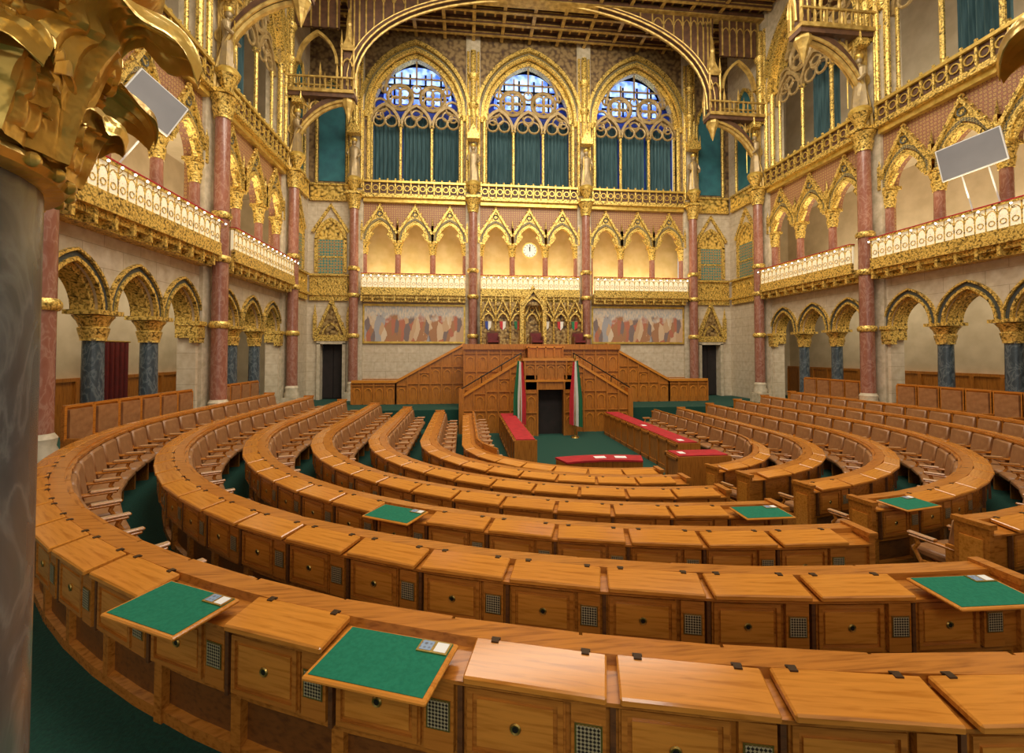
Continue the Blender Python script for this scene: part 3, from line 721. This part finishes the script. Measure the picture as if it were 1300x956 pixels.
# ---------------------------------------------------------------- windows
def window_mesh():
    mb=MB(); zs=15.15-ZP
    for k,(w,t,y0,y1) in enumerate(((4.7,.14,-.14,.15),(5.0,.12,-.05,.0),(5.26,.16,-.20,.0))): archivolt(mb,0,w,zs,3.2+k*.17,t,y0,y1,k%2,14)
    archivolt(mb,0,4.3,zs,2.95,.2,.12,.5,0,14)
    for s in (-1,1):
        mb.tube([(s*2.3,.0,0),(s*2.3,.0,zs)],.10,8,0); mb.tube([(s*2.58,-.1,0),(s*2.58,-.1,zs)],.08,8,0); mb.lathe([(.12,zs-.25),(.22,zs),(.16,zs+.03)],10,s*2.42,0)
        mb.tube([(s*.78,.3,0),(s*.78,.3,zs-.35)],.075,8,0); mb.lathe([(.07,zs-.6),(.16,zs-.45),(.1,zs-.40)],8,s*.78,.3,0)
        mb.tube([(s*2.2,.3,0),(s*2.2,.3,zs-.35)],.06,8,0)
    zz=zs-.55
    for c in (-1.56,0,1.56):
        archivolt(mb,c,1.36,zz,1.05,.14,.18,.42,2,8)
        for s in (-1,1): mb.ring(c+s*.3,zz+.32,.29,.055,.3,2,12,5)
        mb.ring(c,zz+.66,.25,.055,.3,2,12,5)
    for c in (-.82,.82):
        mb.ring(c,zs+1.0,.62,.10,.3,2,20,6)
        for k in range(4):
            a=pi/4+k*pi/2; mb.ring(c+.29*math.cos(a),zs+1.0+.29*math.sin(a),.26,.055,.3,2,12,5)
    for s in (-1,1):
        mb.ring(s*1.8,zs+.55,.34,.075,.3,2,12,5); mb.ring(s*1.55,zs+1.4,.2,.06,.3,2,10,5); mb.ring(s*1.85,zs+.02,.2,.05,.3,2,10,5)
    mb.ring(0,zs+.30,.3,.06,.3,2,12,5); mb.ring(0,zs+1.45,.22,.05,.3,2,12,5)
    archivolt(mb,0,3.0,zs+1.2,1.75,.12,.20,.38,2,12)
    for x in (-.75,0,.75): mb.box(x-.04,x+.04,.26,.33,zs+1.5,zs+2.9-abs(x)*.8,2)
    for z in (zs+2.0,): mb.box(-1.3,1.3,.26,.33,z-.035,z+.035,2)
    return mb.mesh('window',[GOLDF,BLUEP,TRAC])
WIN=window_mesh()
def curtain_mesh(w,h,folds,mi=0):
    mb=MB(); n=folds*6; vs=[]
    for z in (0,h*.5,h):
        for k in range(n+1): vs.append((-w/2+w*k/n,.06*math.sin(2*pi*k/6)+.02*math.sin(k),z))
    fs=[(r_*(n+1)+k,r_*(n+1)+k+1,(r_+1)*(n+1)+k+1,(r_+1)*(n+1)+k) for r_ in range(2) for k in range(n)]
    mb.add(vs,fs,mi); return mb
CUR=curtain_mesh(1.42,4.0,7).mesh('curtain',[TEALC],True)
mb=MB(); cv=pointed(0,3.5,0,1.7,12)
mb.prism([(-1.75,-.25)]+cv+[(1.75,-.25)],0,.05,0); GL=mb.mesh('glass',[GLASS])
mb=MB()
for x in (-1.2,-.4,.4,1.2): mb.box(x-.05,x+.05,-.05,0,-.3,1.3,0)
for z in (.05,.7): mb.box(-1.6,1.6,-.05,0,z-.05,z+.05,0)
MUN=mb.mesh('muntins',[IRON])
mb=MB(); mb.box(-2.5,2.5,0,.05,-.2,5.3,0); GLB=mb.mesh('lower_glass',[GLASSB])
wn=[0]
def window(F,u,back):
    wn[0]+=1
    w=put('window_%d'%wn[0],WIN,F@T(u,0,ZP),label='tall gothic arched window with gilded tracery and teal curtains',cat='window',kind='structure')
    for c in (-1.5,0,1.5):
        if back or c==0: put('curtain',CUR,T(c,.75,-.1),w,label='teal pleated curtain')
    if back:
        g=put('glass',GL,T(0,.95,16.45-ZP),w,label='bright daylight panes'); put('muntins',MUN,None,g)
        put('lower_glass',GLB,T(0,1.15,0),w,label='deep blue panes')
for c_ in bays_back: window(FB,c_,True)
for c_ in bays_side[1:]: window(FL,c_,False); window(FR,-c_,False)

# ---------------------------------------------------------------- corner half bays
def half_bay(F,u,w,kind):
    mb=MB(); h=w/2-.12
    mb.box(-h,h,-.12,0,ZB-.25,ZB+.0,0); mb.box(-h,h,-.2,0,ZB,ZB+.12,0); mb.box(-h,h,-.1,0,ZB+.12,ZB+.95,0); mb.box(-h,h,-.2,0,ZB+.95,ZB+1.05,0)
    for k in range(4): x=-h+h*2*(k+.5)/4; archivolt(mb,x,.3,ZB+.5,.22,.04,-.14,-.1,1,5)
    mb.box(-h,h,-.15,0,ZG,ZG+.15,0); mb.box(-h,h,-.12,0,ZG+.15,ZG+.75,1); mb.box(-h,h,-.18,0,ZG+.75,ZG+.85,0)
    archivolt(mb,0,1.2,8.7,.9,.16,-.1,0,0)
    mb.prism([(-.6,8.7)]+pointed(0,1.2,8.7,.9)[1:-1]+[(.6,8.7)],-.04,0,1)
    for s in (-1,1): mb.box(s*.68-.08,s*.68+.08,-.1,0,7.1,8.75,0); mb.prism([(s*.8,9.0),(s*.92,9.1),(0,10.5),(0,10.3)],-.12,0,0)
    mb.box(-.6,.6,-.03,0,7.05,8.7,2); mb.box(-.6,.6,-.05,0,7.8,7.9,0)
    mb.box(-.62,.62,-.03,0,11.6,15.4,3); mb.prism([(-.62,15.4)]+pointed(0,1.24,15.4,1.1)[1:-1]+[(.62,15.4)],-.03,0,3); archivolt(mb,0,1.24,15.4,1.1,.14,-.12,0,0)
    for s in (-1,1): mb.tube([(s*.72,-.06,11.5),(s*.72,-.06,15.4)],.07,8,0)
    put(trimname(),mb.mesh('trim',[GOLDF,GOLD,STRIPE,TEAL]),F@T(u,0,0),label='gilded panelled corner bay with teal niche',cat='trim',kind='structure')
half_bay(FB,-9.8,2.2,0); half_bay(FB,9.8,2.2,0); half_bay(FL,21.5,2.6,1); half_bay(FR,-21.5,2.6,1)
for k,s in enumerate((-1,1)):
    u=s*9.725
    mb=MB(); mb.box(-.52,.52,.35,.4,0,2.72,0); mb.box(-.5,-.02,.3,.35,.05,2.6,1); mb.box(.02,.5,.3,.35,.05,2.6,1)
    d=put('door_%d'%(k+1),mb.mesh('door',[DARK,DARK]),FB@T(u,0,ZF),label='dark wooden double door under gilded gothic canopy',cat='door',kind='structure')
    mb=MB()
    for t in (-1,1): mb.box(t*.6-.08,t*.6+.08,-.12,.1,0,2.75,0)
    mb.box(-.68,.68,-.12,.1,2.7,2.85,0)
    put('door_frame',mb.mesh('df',[STONEP]),None,d)
    mb=MB(); mb.box(-.8,.8,-.14,0,2.85,3.15,0); mb.prism([(-.62,3.15),(.62,3.15),(.0,4.75)],-.1,0,1)
    archivolt(mb,0,.7,3.15,.5,.08,-.16,-.08,0,6)
    for t in (-1,1):
        mb.prism([(t*.62,3.1),(t*.78,3.15),(0,4.95),(0,4.65)],-.18,0,0); mb.box(t*.78-.07,t*.78+.07,-.16,0,3.0,4.1,0); mb.lathe([(.08,4.1),(.001,4.7)],6,t*.78,-.08)
        for q in range(5): f=(q+.5)/5; mb.sphere((t*.74*(1-f),-.1,3.2+1.7*f),.07,0,6)
    put('door_canopy',mb.mesh('dc',[GOLDF,GOLDD]),None,d,label='gilded gothic canopy')
for s in (-1,1):
    u=s*BAY
    mb=MB(); mb.box(-2.45,2.45,-.06,0,0,1.75,0)
    f=put('fresco',mb.mesh('fresco',[FRES]),FB@T(u,0,3.72),label='historical crowd scene fresco in earth tones and blue',cat='painting')
    mb=MB(); mb.box(-2.5,2.5,-.09,0,-.1,0,0); mb.box(-2.5,2.5,-.09,0,1.75,1.85,0); mb.box(-2.5,-2.42,-.09,0,0,1.75,0); mb.box(2.42,2.5,-.09,0,0,1.75,0)
    put('picture_frame',mb.mesh('pf',[GOLDS]),None,f,label='narrow gilded frame')
    mb=MB(); mb.box(-2.5,2.5,-.12,0,0,1.0,0)
    put(trimname(),mb.mesh('wain',[WOODV]),FB@T(u,0,ZF),label='oak wainscot panel',cat='trim',kind='structure')
# gilded screen behind the chair
mb=MB(); mb.box(-2.5,2.5,-.35,0,0,.12,0); mb.box(-2.5,2.5,-.12,0,.12,2.2,1)
for k in range(7):
    x=-2.14+k*.715
    mb.tube([(x-.357,-.28,.1),(x-.357,-.28,2.1)],.045,6,0)
    archivolt(mb,x,.46,1.25,.35,.08,-.32,-.12,0,6)
    for s in (-1,1): mb.prism([(x+s*.34,1.45),(x+s*.36,1.58),(x,2.34),(x,2.2)],-.34,-.2,0)
    mb.ring(x,1.82,.11,.03,-.28,0,12,5); mb.lathe([(.05,2.2),(.001,2.5)],6,x,-.27); mb.lathe([(.06,2.0),(.04,2.3),(.001,2.6)],6,x-.357,-.28)
mb.tube([(2.5,-.28,.1),(2.5,-.28,2.1)],.045,6,0)
for s in (-1,1):
    mb.box(s*.55-.09,s*.55+.09,-.7,0,.0,2.1,0); mb.lathe([(.11,2.1),(.06,2.4),(.001,2.7)],8,s*.55,-.6)
    mb.prism([(s*.5,1.95),(s*.62,2.05),(0,2.85),(0,2.65)],-.75,-.5,0)
archivolt(mb,0,.9,1.65,.65,.1,-.72,-.5,0); mb.box(-.5,.5,-.1,-.05,0,2.3,0); mb.prism([(-.5,2.0),(.5,2.0),(0,2.72)],-.6,-.55,1); mb.lathe([(.08,2.65),(.12,2.8),(.001,3.0)],8,0,-.62)
scr=put('throne_screen',mb.mesh('screen',[GOLDF,GOLDD]),FB@T(0,-.70,3.45),label='gilded gothic screen with gables above the speaker chair',cat='screen')
def shield(m1,m2):
    mb=MB(); mb.prism([(-.16,.2),(.0,.2),(0,-.24),(-.13,-.1)],-.03,0,0); mb.prism([(0,.2),(.16,.2),(.13,-.1),(0,-.24)],-.03,0,1); return mb.mesh('shield',[m1,m2])
SHS=[shield(SHB,SHW),shield(SHR,SHW),shield(SHG,SHR),shield(SHW,SHB)]
for k in range(7):
    if k!=3: put('shield',SHS[k%4],T(-2.14+k*.715,-.14,1.05),scr,label='painted heraldic shield')
# clock
mb=MB(); mb.tube([(0,0,0),(0,-.08,0)],.40,28,0)
clk=put('clock',mb.mesh('clock',[GOLDS],False),FB@T(0,-.16,8.35),label='round white wall clock with gilded rim in gallery arch',cat='clock')
mb=MB(); mb.tube([(0,-.08,0),(0,-.09,0)],.34,28,0); put('clock_face',mb.mesh('cf',[WHITE]),None,clk)
mb=MB()
for k in range(12):
    a=k*pi/6; mb.box(-.012,.012,-.097,-.09,.25,.32,0,Matrix.Rotation(a,4,'Y'))
put('hour_marks',mb.mesh('hm',[IRON]),None,clk,label='black hour marks')
for nm,w,L,a in (('hour_hand',.018,.18,-8),('minute_hand',.012,.28,5)):
    mb=MB(); mb.box(-w,w,-.105,-.1,-.05,L,0,Matrix.Rotation(math.radians(a),4,'Y')); put(nm,mb.mesh(nm,[IRON]),None,clk,label='black hand')

# ---------------------------------------------------------------- roof trusses
def truss():
    mb=MB(); W=10.9
    for s in (-1,1):
        cv=[(s*(W-.2-2.6*(1-math.cos(a))),11.0+3.0*math.sin(a)) for a in [pi/2*i/12 for i in range(13)]]
        mb.band(cv,[(x,min(z+.34,14.05)) for x,z in cv],-.14,.14,1)
        for y in (-.15,.15): mb.tube([(x,y,z) for x,z in cv],.06,6,0)
        mb.tube([(x,0,z-.06) for x,z in cv],.09,6,0)
        for i in range(1,9):
            x,z=cv[i]; mb.tube([(x,0,z+.3),(x,0,14.1)],.035,5,0)
        for (rx,rz,rr) in ((.62,13.5,.36),(1.25,13.72,.24),(.35,12.7,.22),(1.75,13.85,.15)): mb.ring(s*(W-rx),rz,rr,.045,0,0,14,5)
        l,h=sorted((s*W,s*(W-2.9))); mb.box(l,h,-.34,.34,14.22,14.36,0); mb.box(l,h,-.28,.28,14.05,14.22,1)
        for y in (-.32,.32):
            mb.box(l,h,y-.04,y+.04,14.82,14.89,0)
            for k in range(13):
                x=s*(W-.12-k*.23); mb.box(x-.018,x+.018,y-.025,y+.025,14.36,14.85,0)
                if k%3==0: mb.lathe([(.05,14.85),(.06,15.05),(.001,15.5)],6,x,y)
        xe=s*(W-2.6)
        mb.lathe([(.26,14.05),(.30,13.9),(.18,13.65),(.09,13.35),(.001,13.1)],8,xe,0,0)
        mb.box(xe-.18,xe+.18,-.18,.18,14.4,16.3,1)
        for a in (-1,1):
            for b in (-1,1):
                mb.tube([(xe+a*.25,b*.25,14.4),(xe+a*.25,b*.25,16.4)],.05,6,0); mb.lathe([(.06,16.4),(.001,17.0)],6,xe+a*.25,b*.25)
        for b in (-1,1):
            archivolt(mb,xe,.34,15.4,.3,.06,b*.28-.02,b*.28+.02,0,6); mb.prism([(xe-.3,16.1),(xe+.3,16.1),(xe,16.75)],b*.27-.02,b*.27+.02,0)
        mb.box(xe-.3,xe+.3,-.3,.3,16.2,16.32,0); mb.lathe([(.22,16.3),(.12,17.3),(.14,17.4),(.03,18.2)],8,xe,0,0)
        archivolt(mb,s*(W-1.3),1.5,15.6,1.3,.12,-.10,.10,0,8); mb.box(*sorted((s*(W-2.2),s*(W-.4))),-.05,.05,17.2,18.9,1)
        for k in range(6): x=s*(W-.3-k*.36); mb.box(x-.03,x+.03,-.09,.09,17.2,18.9,0)
        for k in range(5): archivolt(mb,s*(W-.48-k*.36),.28,18.3,.22,.04,-.09,-.05,0,5)
    N=36
    def curve(a,r): return [(a*math.cos(pi*i/N),14.6+r*math.sin(pi*i/N)**.85) for i in range(N+1)]
    A,B,D=curve(8.15,4.60),curve(8.36,4.74),curve(8.05,4.5)
    mb.band(A,B,-.18,.18,1)
    for y in (-.18,.18): mb.tube([(x,y,z) for x,z in A],.04,6,0); mb.tube([(x,y,z) for x,z in B],.03,6,0)
    mb.tube([(x,0,z) for x,z in D],.05,6,0)
    mb.band(B,[(x,max(z+.01,18.98)) for x,z in B],-.04,.04,1)
    for i in range(2,N-1):
        x,z=B[i]
        if z<18.7: mb.box(x-.03,x+.03,-.08,.08,z,18.95,0)
        x2=(B[i][0]+B[i+1][0])/2 if i+1<len(B) else x
        if z<18.3: archivolt(mb,x2,abs(B[i][0]-B[i+1][0])*.7,18.5,.25,.04,-.08,-.04,0,5)
    mb.box(-W,W,-.25,.25,19.0,19.2,1); mb.box(-W,W,-.28,.28,18.96,19.0,0)
    return mb.mesh('roof_truss',[GOLDR,WOODC])
TR=truss()
for y_ in (14.3,20.05): put('roof_truss',TR,T(AX,y_,0),label='dark timber roof truss with gilded arched ribs and brackets',cat='roof truss',group='roof trusses')
mb=MB(); mb.box(-.10,.10,-14,0,-.24,0,0); mb.box(-.08,.08,-14,0,-.27,-.24,1); BM=mb.mesh('ceiling_beam',[WOODC,GOLDR])
for k in range(13): put('ceiling_beam',BM,T(AX-8.6+k*1.433,22.9,ZC-.0),label='dark timber ceiling beam with gilded underside',cat='beam',group='ceiling beams')
mb=MB(); mb.box(-10.8,10.8,-.09,.09,-.3,0,0); mb.box(-10.8,10.8,-.06,.06,-.33,-.3,1); mb.box(-10.8,10.8,-.10,-.09,-.22,-.17,1); BM2=mb.mesh('cross_beam',[WOODC,GOLDR])
for y_ in (22.4,21.6,20.8,19.3,18.5,17.7,16.9): put('ceiling_beam',BM2,T(AX,y_,ZC),label='dark timber ceiling beam with gilded underside',cat='beam',group='ceiling beams')

# ---------------------------------------------------------------- display screens on stands
def board(F,u,zc,w,h,rot,yaw,lab):
    M=F@T(u,-.80,zc)@Matrix.Rotation(yaw,4,'Z')@Matrix.Rotation(rot,4,'Y')
    mb=MB(); mb.box(-w/2,w/2,-.03,.03,-h/2,h/2,0); o=put('display_screen',mb.mesh('scr',[WHITE],bevel=.008),M,label=lab,cat='screen')
    mb=MB(); mb.box(-w/2+.03,w/2-.03,-.036,-.03,-h/2+.03,h/2-.03,0); put('screen_panel',mb.mesh('sp',[SCREEN]),None,o,label='blank grey panel')
    for s in (-1,1):
        mb=MB(); mb.tube([(s*w*.2,.03,-h/2+.1),(s*w*.2,.22,6.98-zc)],.02,6,0)
        put('leg',mb.mesh('st',[WHITE]),None,o,label='thin white leg')
board(FL,10.65,8.65,1.05,.92,math.radians(27),math.radians(-35),'blank grey display screen on thin legs above gallery rail')
board(FR,-10.65,8.42,1.30,.92,math.radians(-9),math.radians(25),'blank grey display screen on thin legs above gallery rail')
rc=curtain_mesh(1.2,2.6,6).mesh('rcur',[REDD],True)
o=put('curtain',rc,FL@T(15.0,3.0,ZF),label='deep red pleated curtain hanging by corridor wall',cat='curtain')
mb=MB(); mb.tube([(-.7,0,2.62),(.7,0,2.62)],.03,8); put('curtain_rod',mb.mesh('rod',[BRASS]),None,o)
mb=MB(); mb.tube([(0,0,.5),(0,0,1.5)],.012,5,0); mb.lathe([(.05,-.25),(.2,-.1),(.24,.1),(.12,.3),(.03,.5)],6,0,0,0); LAN=mb.mesh('lantern',[IRON])
for F,u in ((FL,17.1),(FR,-17.1)):
    put('hanging_lantern',LAN,F@T(u,1.2,4.35),label='black iron lantern hanging behind arcade arch',cat='lantern')

# ---------------------------------------------------------------- foreground columns
def fore(x,y,lab,rz=0):
    e=put('column',None,T(x,y,ZF)@Matrix.Rotation(rz,4,'Z'),label=lab,cat='column')
    b=CZ-ZF
    mb=MB(); mb.lathe([(.25,.3),(.25,b+.24)],40); put('shaft',mb.mesh('fs',[GREYM],True),None,e)
    mb=MB(); mb.box(-.36,.36,-.36,.36,0,.12); mb.lathe([(.34,.12),(.35,.18),(.28,.22),(.29,.27),(.25,.3)],32); put('base',mb.mesh('fb',[STONEP],True),None,e)
    mb=MB(); mb.lathe([(.255,b+.235),(.272,b+.24),(.278,b+.25),(.272,b+.26),(.258,b+.265),(.262,b+.32),(.27,b+.40),(.29,b+.47),(.33,b+.53),(.34,b+.55),(.33,b+.56)],40)
    def leaf(th,z0,h,r0,out,wid,drop):
        n=40; vs=[]; K=14
        for j in range(n+1):
            f=j/n
            if f<.62: g0=f/.62; rr=r0+.012*math.sin(g0*pi/2)+out*.30*g0**2.5; z=z0+h*g0
            else:
                a=(f-.62)/.38*pi*.95; rr=r0+.012+out*.30+out*.37*(1-math.cos(a)); z=z0+h+out*.30*math.sin(a)-drop*((f-.62)/.38)**2
            lob=.70+.30*abs(math.cos(f*pi*4.5))
            w=wid*(.55+.5*math.sin(pi*min(1,f*.95+.12)))*lob
            if f>.85: w*=math.sqrt(max(.03,1-((f-.85)/.15)**2))
            for k in range(-K,K+1):
                g=k/K; ang=th+g*w/rr
                vein=.0045*math.cos(g*pi*7+f*3)*min(1,f*3)
                edge=-.016*abs(g)**3*abs(math.cos(f*pi*4.5))
                bul=.015*(1-g*g)+vein+.009*math.exp(-(g*10)**2)+edge
                if f<.62: p=(rr+bul,z)
                else: p=(rr+bul*.3,z+bul)
                vs.append((p[0]*math.cos(ang),p[0]*math.sin(ang),p[1]-g*g*.015*max(0,f-.4)+.012*abs(g)*math.sin(f*pi*9)))
        m=2*K+1; fs=[(j*m+k,j*m+k+1,(j+1)*m+k+1,(j+1)*m+k) for j in range(n) for k in range(m-1)]
        mb.add(vs,fs,0)
    for k in range(8):
        leaf(k*pi/4,b+.262,.095,.268,.060,.105,.02); leaf(k*pi/4+pi/8,b+.265,.19,.268,.155,.105,.04)
    for k in range(8):
        a=k*pi/4
        for sg in (-1,1):
            pts=[]
            for i in range(16):
                t=i*.5; rad=.045*(1-i/18)
                rr=.325; aa=a+sg*(.06-rad*math.cos(t)/.33*1.0); zz=b+.47+rad*math.sin(t)
                pts.append((rr*math.cos(aa),rr*math.sin(aa),zz))
            mb.tube(pts,.012,6,0,r2=.008)
        rr=.292; zc=.40
        for q in range(6):
            an=q*pi/3; mb.sphere(((rr)*math.cos(a+.06*math.cos(an)),(rr)*math.sin(a+.06*math.cos(an)),b+zc+.019*math.sin(an)),.012,0,8)
        mb.sphere((rr*math.cos(a),rr*math.sin(a),b+zc),.012,0,8)
    for k in range(30): a=k*2*pi/30; mb.sphere((.278*math.cos(a),.278*math.sin(a),b+.25),.010,0,6)
    mb.lathe([(.30,b+.54),(.37,b+.57),(.39,b+.60),(.39,b+.64),(.35,b+.66),(.34,b+.9),(.34,b+2.2)],32)
    put('capital',mb.mesh('fc',[GOLDL],True),None,e,label='richly carved gilded leaf capital')
fore(-.83,.60,'thick grey veined marble column with gilded leaf capital',math.radians(-3))
fore(.99,.20,'grey veined marble column with gilded capital at chamber entrance')

# ---------------------------------------------------------------- lights
def area(loc,rot,sx,sy,p,col=(1,.80,.55)):
    l=bpy.data.lights.new('added_fill_light','AREA'); l.shape='RECTANGLE'; l.size=sx; l.size_y=sy; l.energy=p; l.color=col
    o=bpy.data.objects.new('added_fill_light',l); C.objects.link(o); o.location=loc; o.rotation_euler=rot; return o  # every area light here is an unseen fill added to brighten the room
area((3.3,6,15.5),(math.radians(15),0,0),12,4,1650,(1,.90,.75))  # added overhead panel, kept above the view
area((3.3,15.5,18.3),(math.radians(10),0,0),16,2,1150,(1,.90,.75))  # second added overhead fill, over the far seats
area((3.3,11.5,16.5),(math.radians(62),0,0),16,3,1250,(1,.90,.70))  # tilted fill added to wash the end wall
area((0,-2.5,5.5),(math.radians(75),0,0),2,1,100,(1,.92,.8))  # added behind the camera to brighten the near capital
for F,s,zz in ((FL,1,0),(FR,-1,0)):
    for c_ in bays_side[1:]:
        p=F@Vector((c_*s,1.8,6.3)); area(p,(pi,0,pi/2),5,1.2,140,(1,.84,.56))  # upward fill added inside the side gallery
        p=F@Vector((c_*s,1.8,5.75)); area(p,(0,0,pi/2),5,1.2,90,(1,.87,.64))  # unseen strip added under the corridor ceiling
        p=F@Vector((c_*s,-.85,7.3)); area(p,(pi,0,pi/2),4.8,.1,38,(1,.84,.55))  # up-facing strip added in front of the side balcony
        p=F@Vector((c_*s,1.1,11.6)); area(p,(pi,0,pi/2),4.8,.5,80,(1,.88,.68))  # fill added inside the clerestory openings
for c_ in bays_back:
    p=FB@Vector((c_,.85,6.2)); area(p,(pi,0,0),5,.5,150,(1,.84,.52))  # added behind the parapet to brighten the back niches
    p=FB@Vector((c_,-.85,7.3)); area(p,(pi,0,0),4.8,.1,38,(1,.84,.55))  # up-facing wash added at the back balcony
w=bpy.data.worlds.new('world'); sc.world=w; w.use_nodes=True
w.node_tree.nodes['Background'].inputs[0].default_value=(1,.93,.82,1); w.node_tree.nodes['Background'].inputs[1].default_value=.62
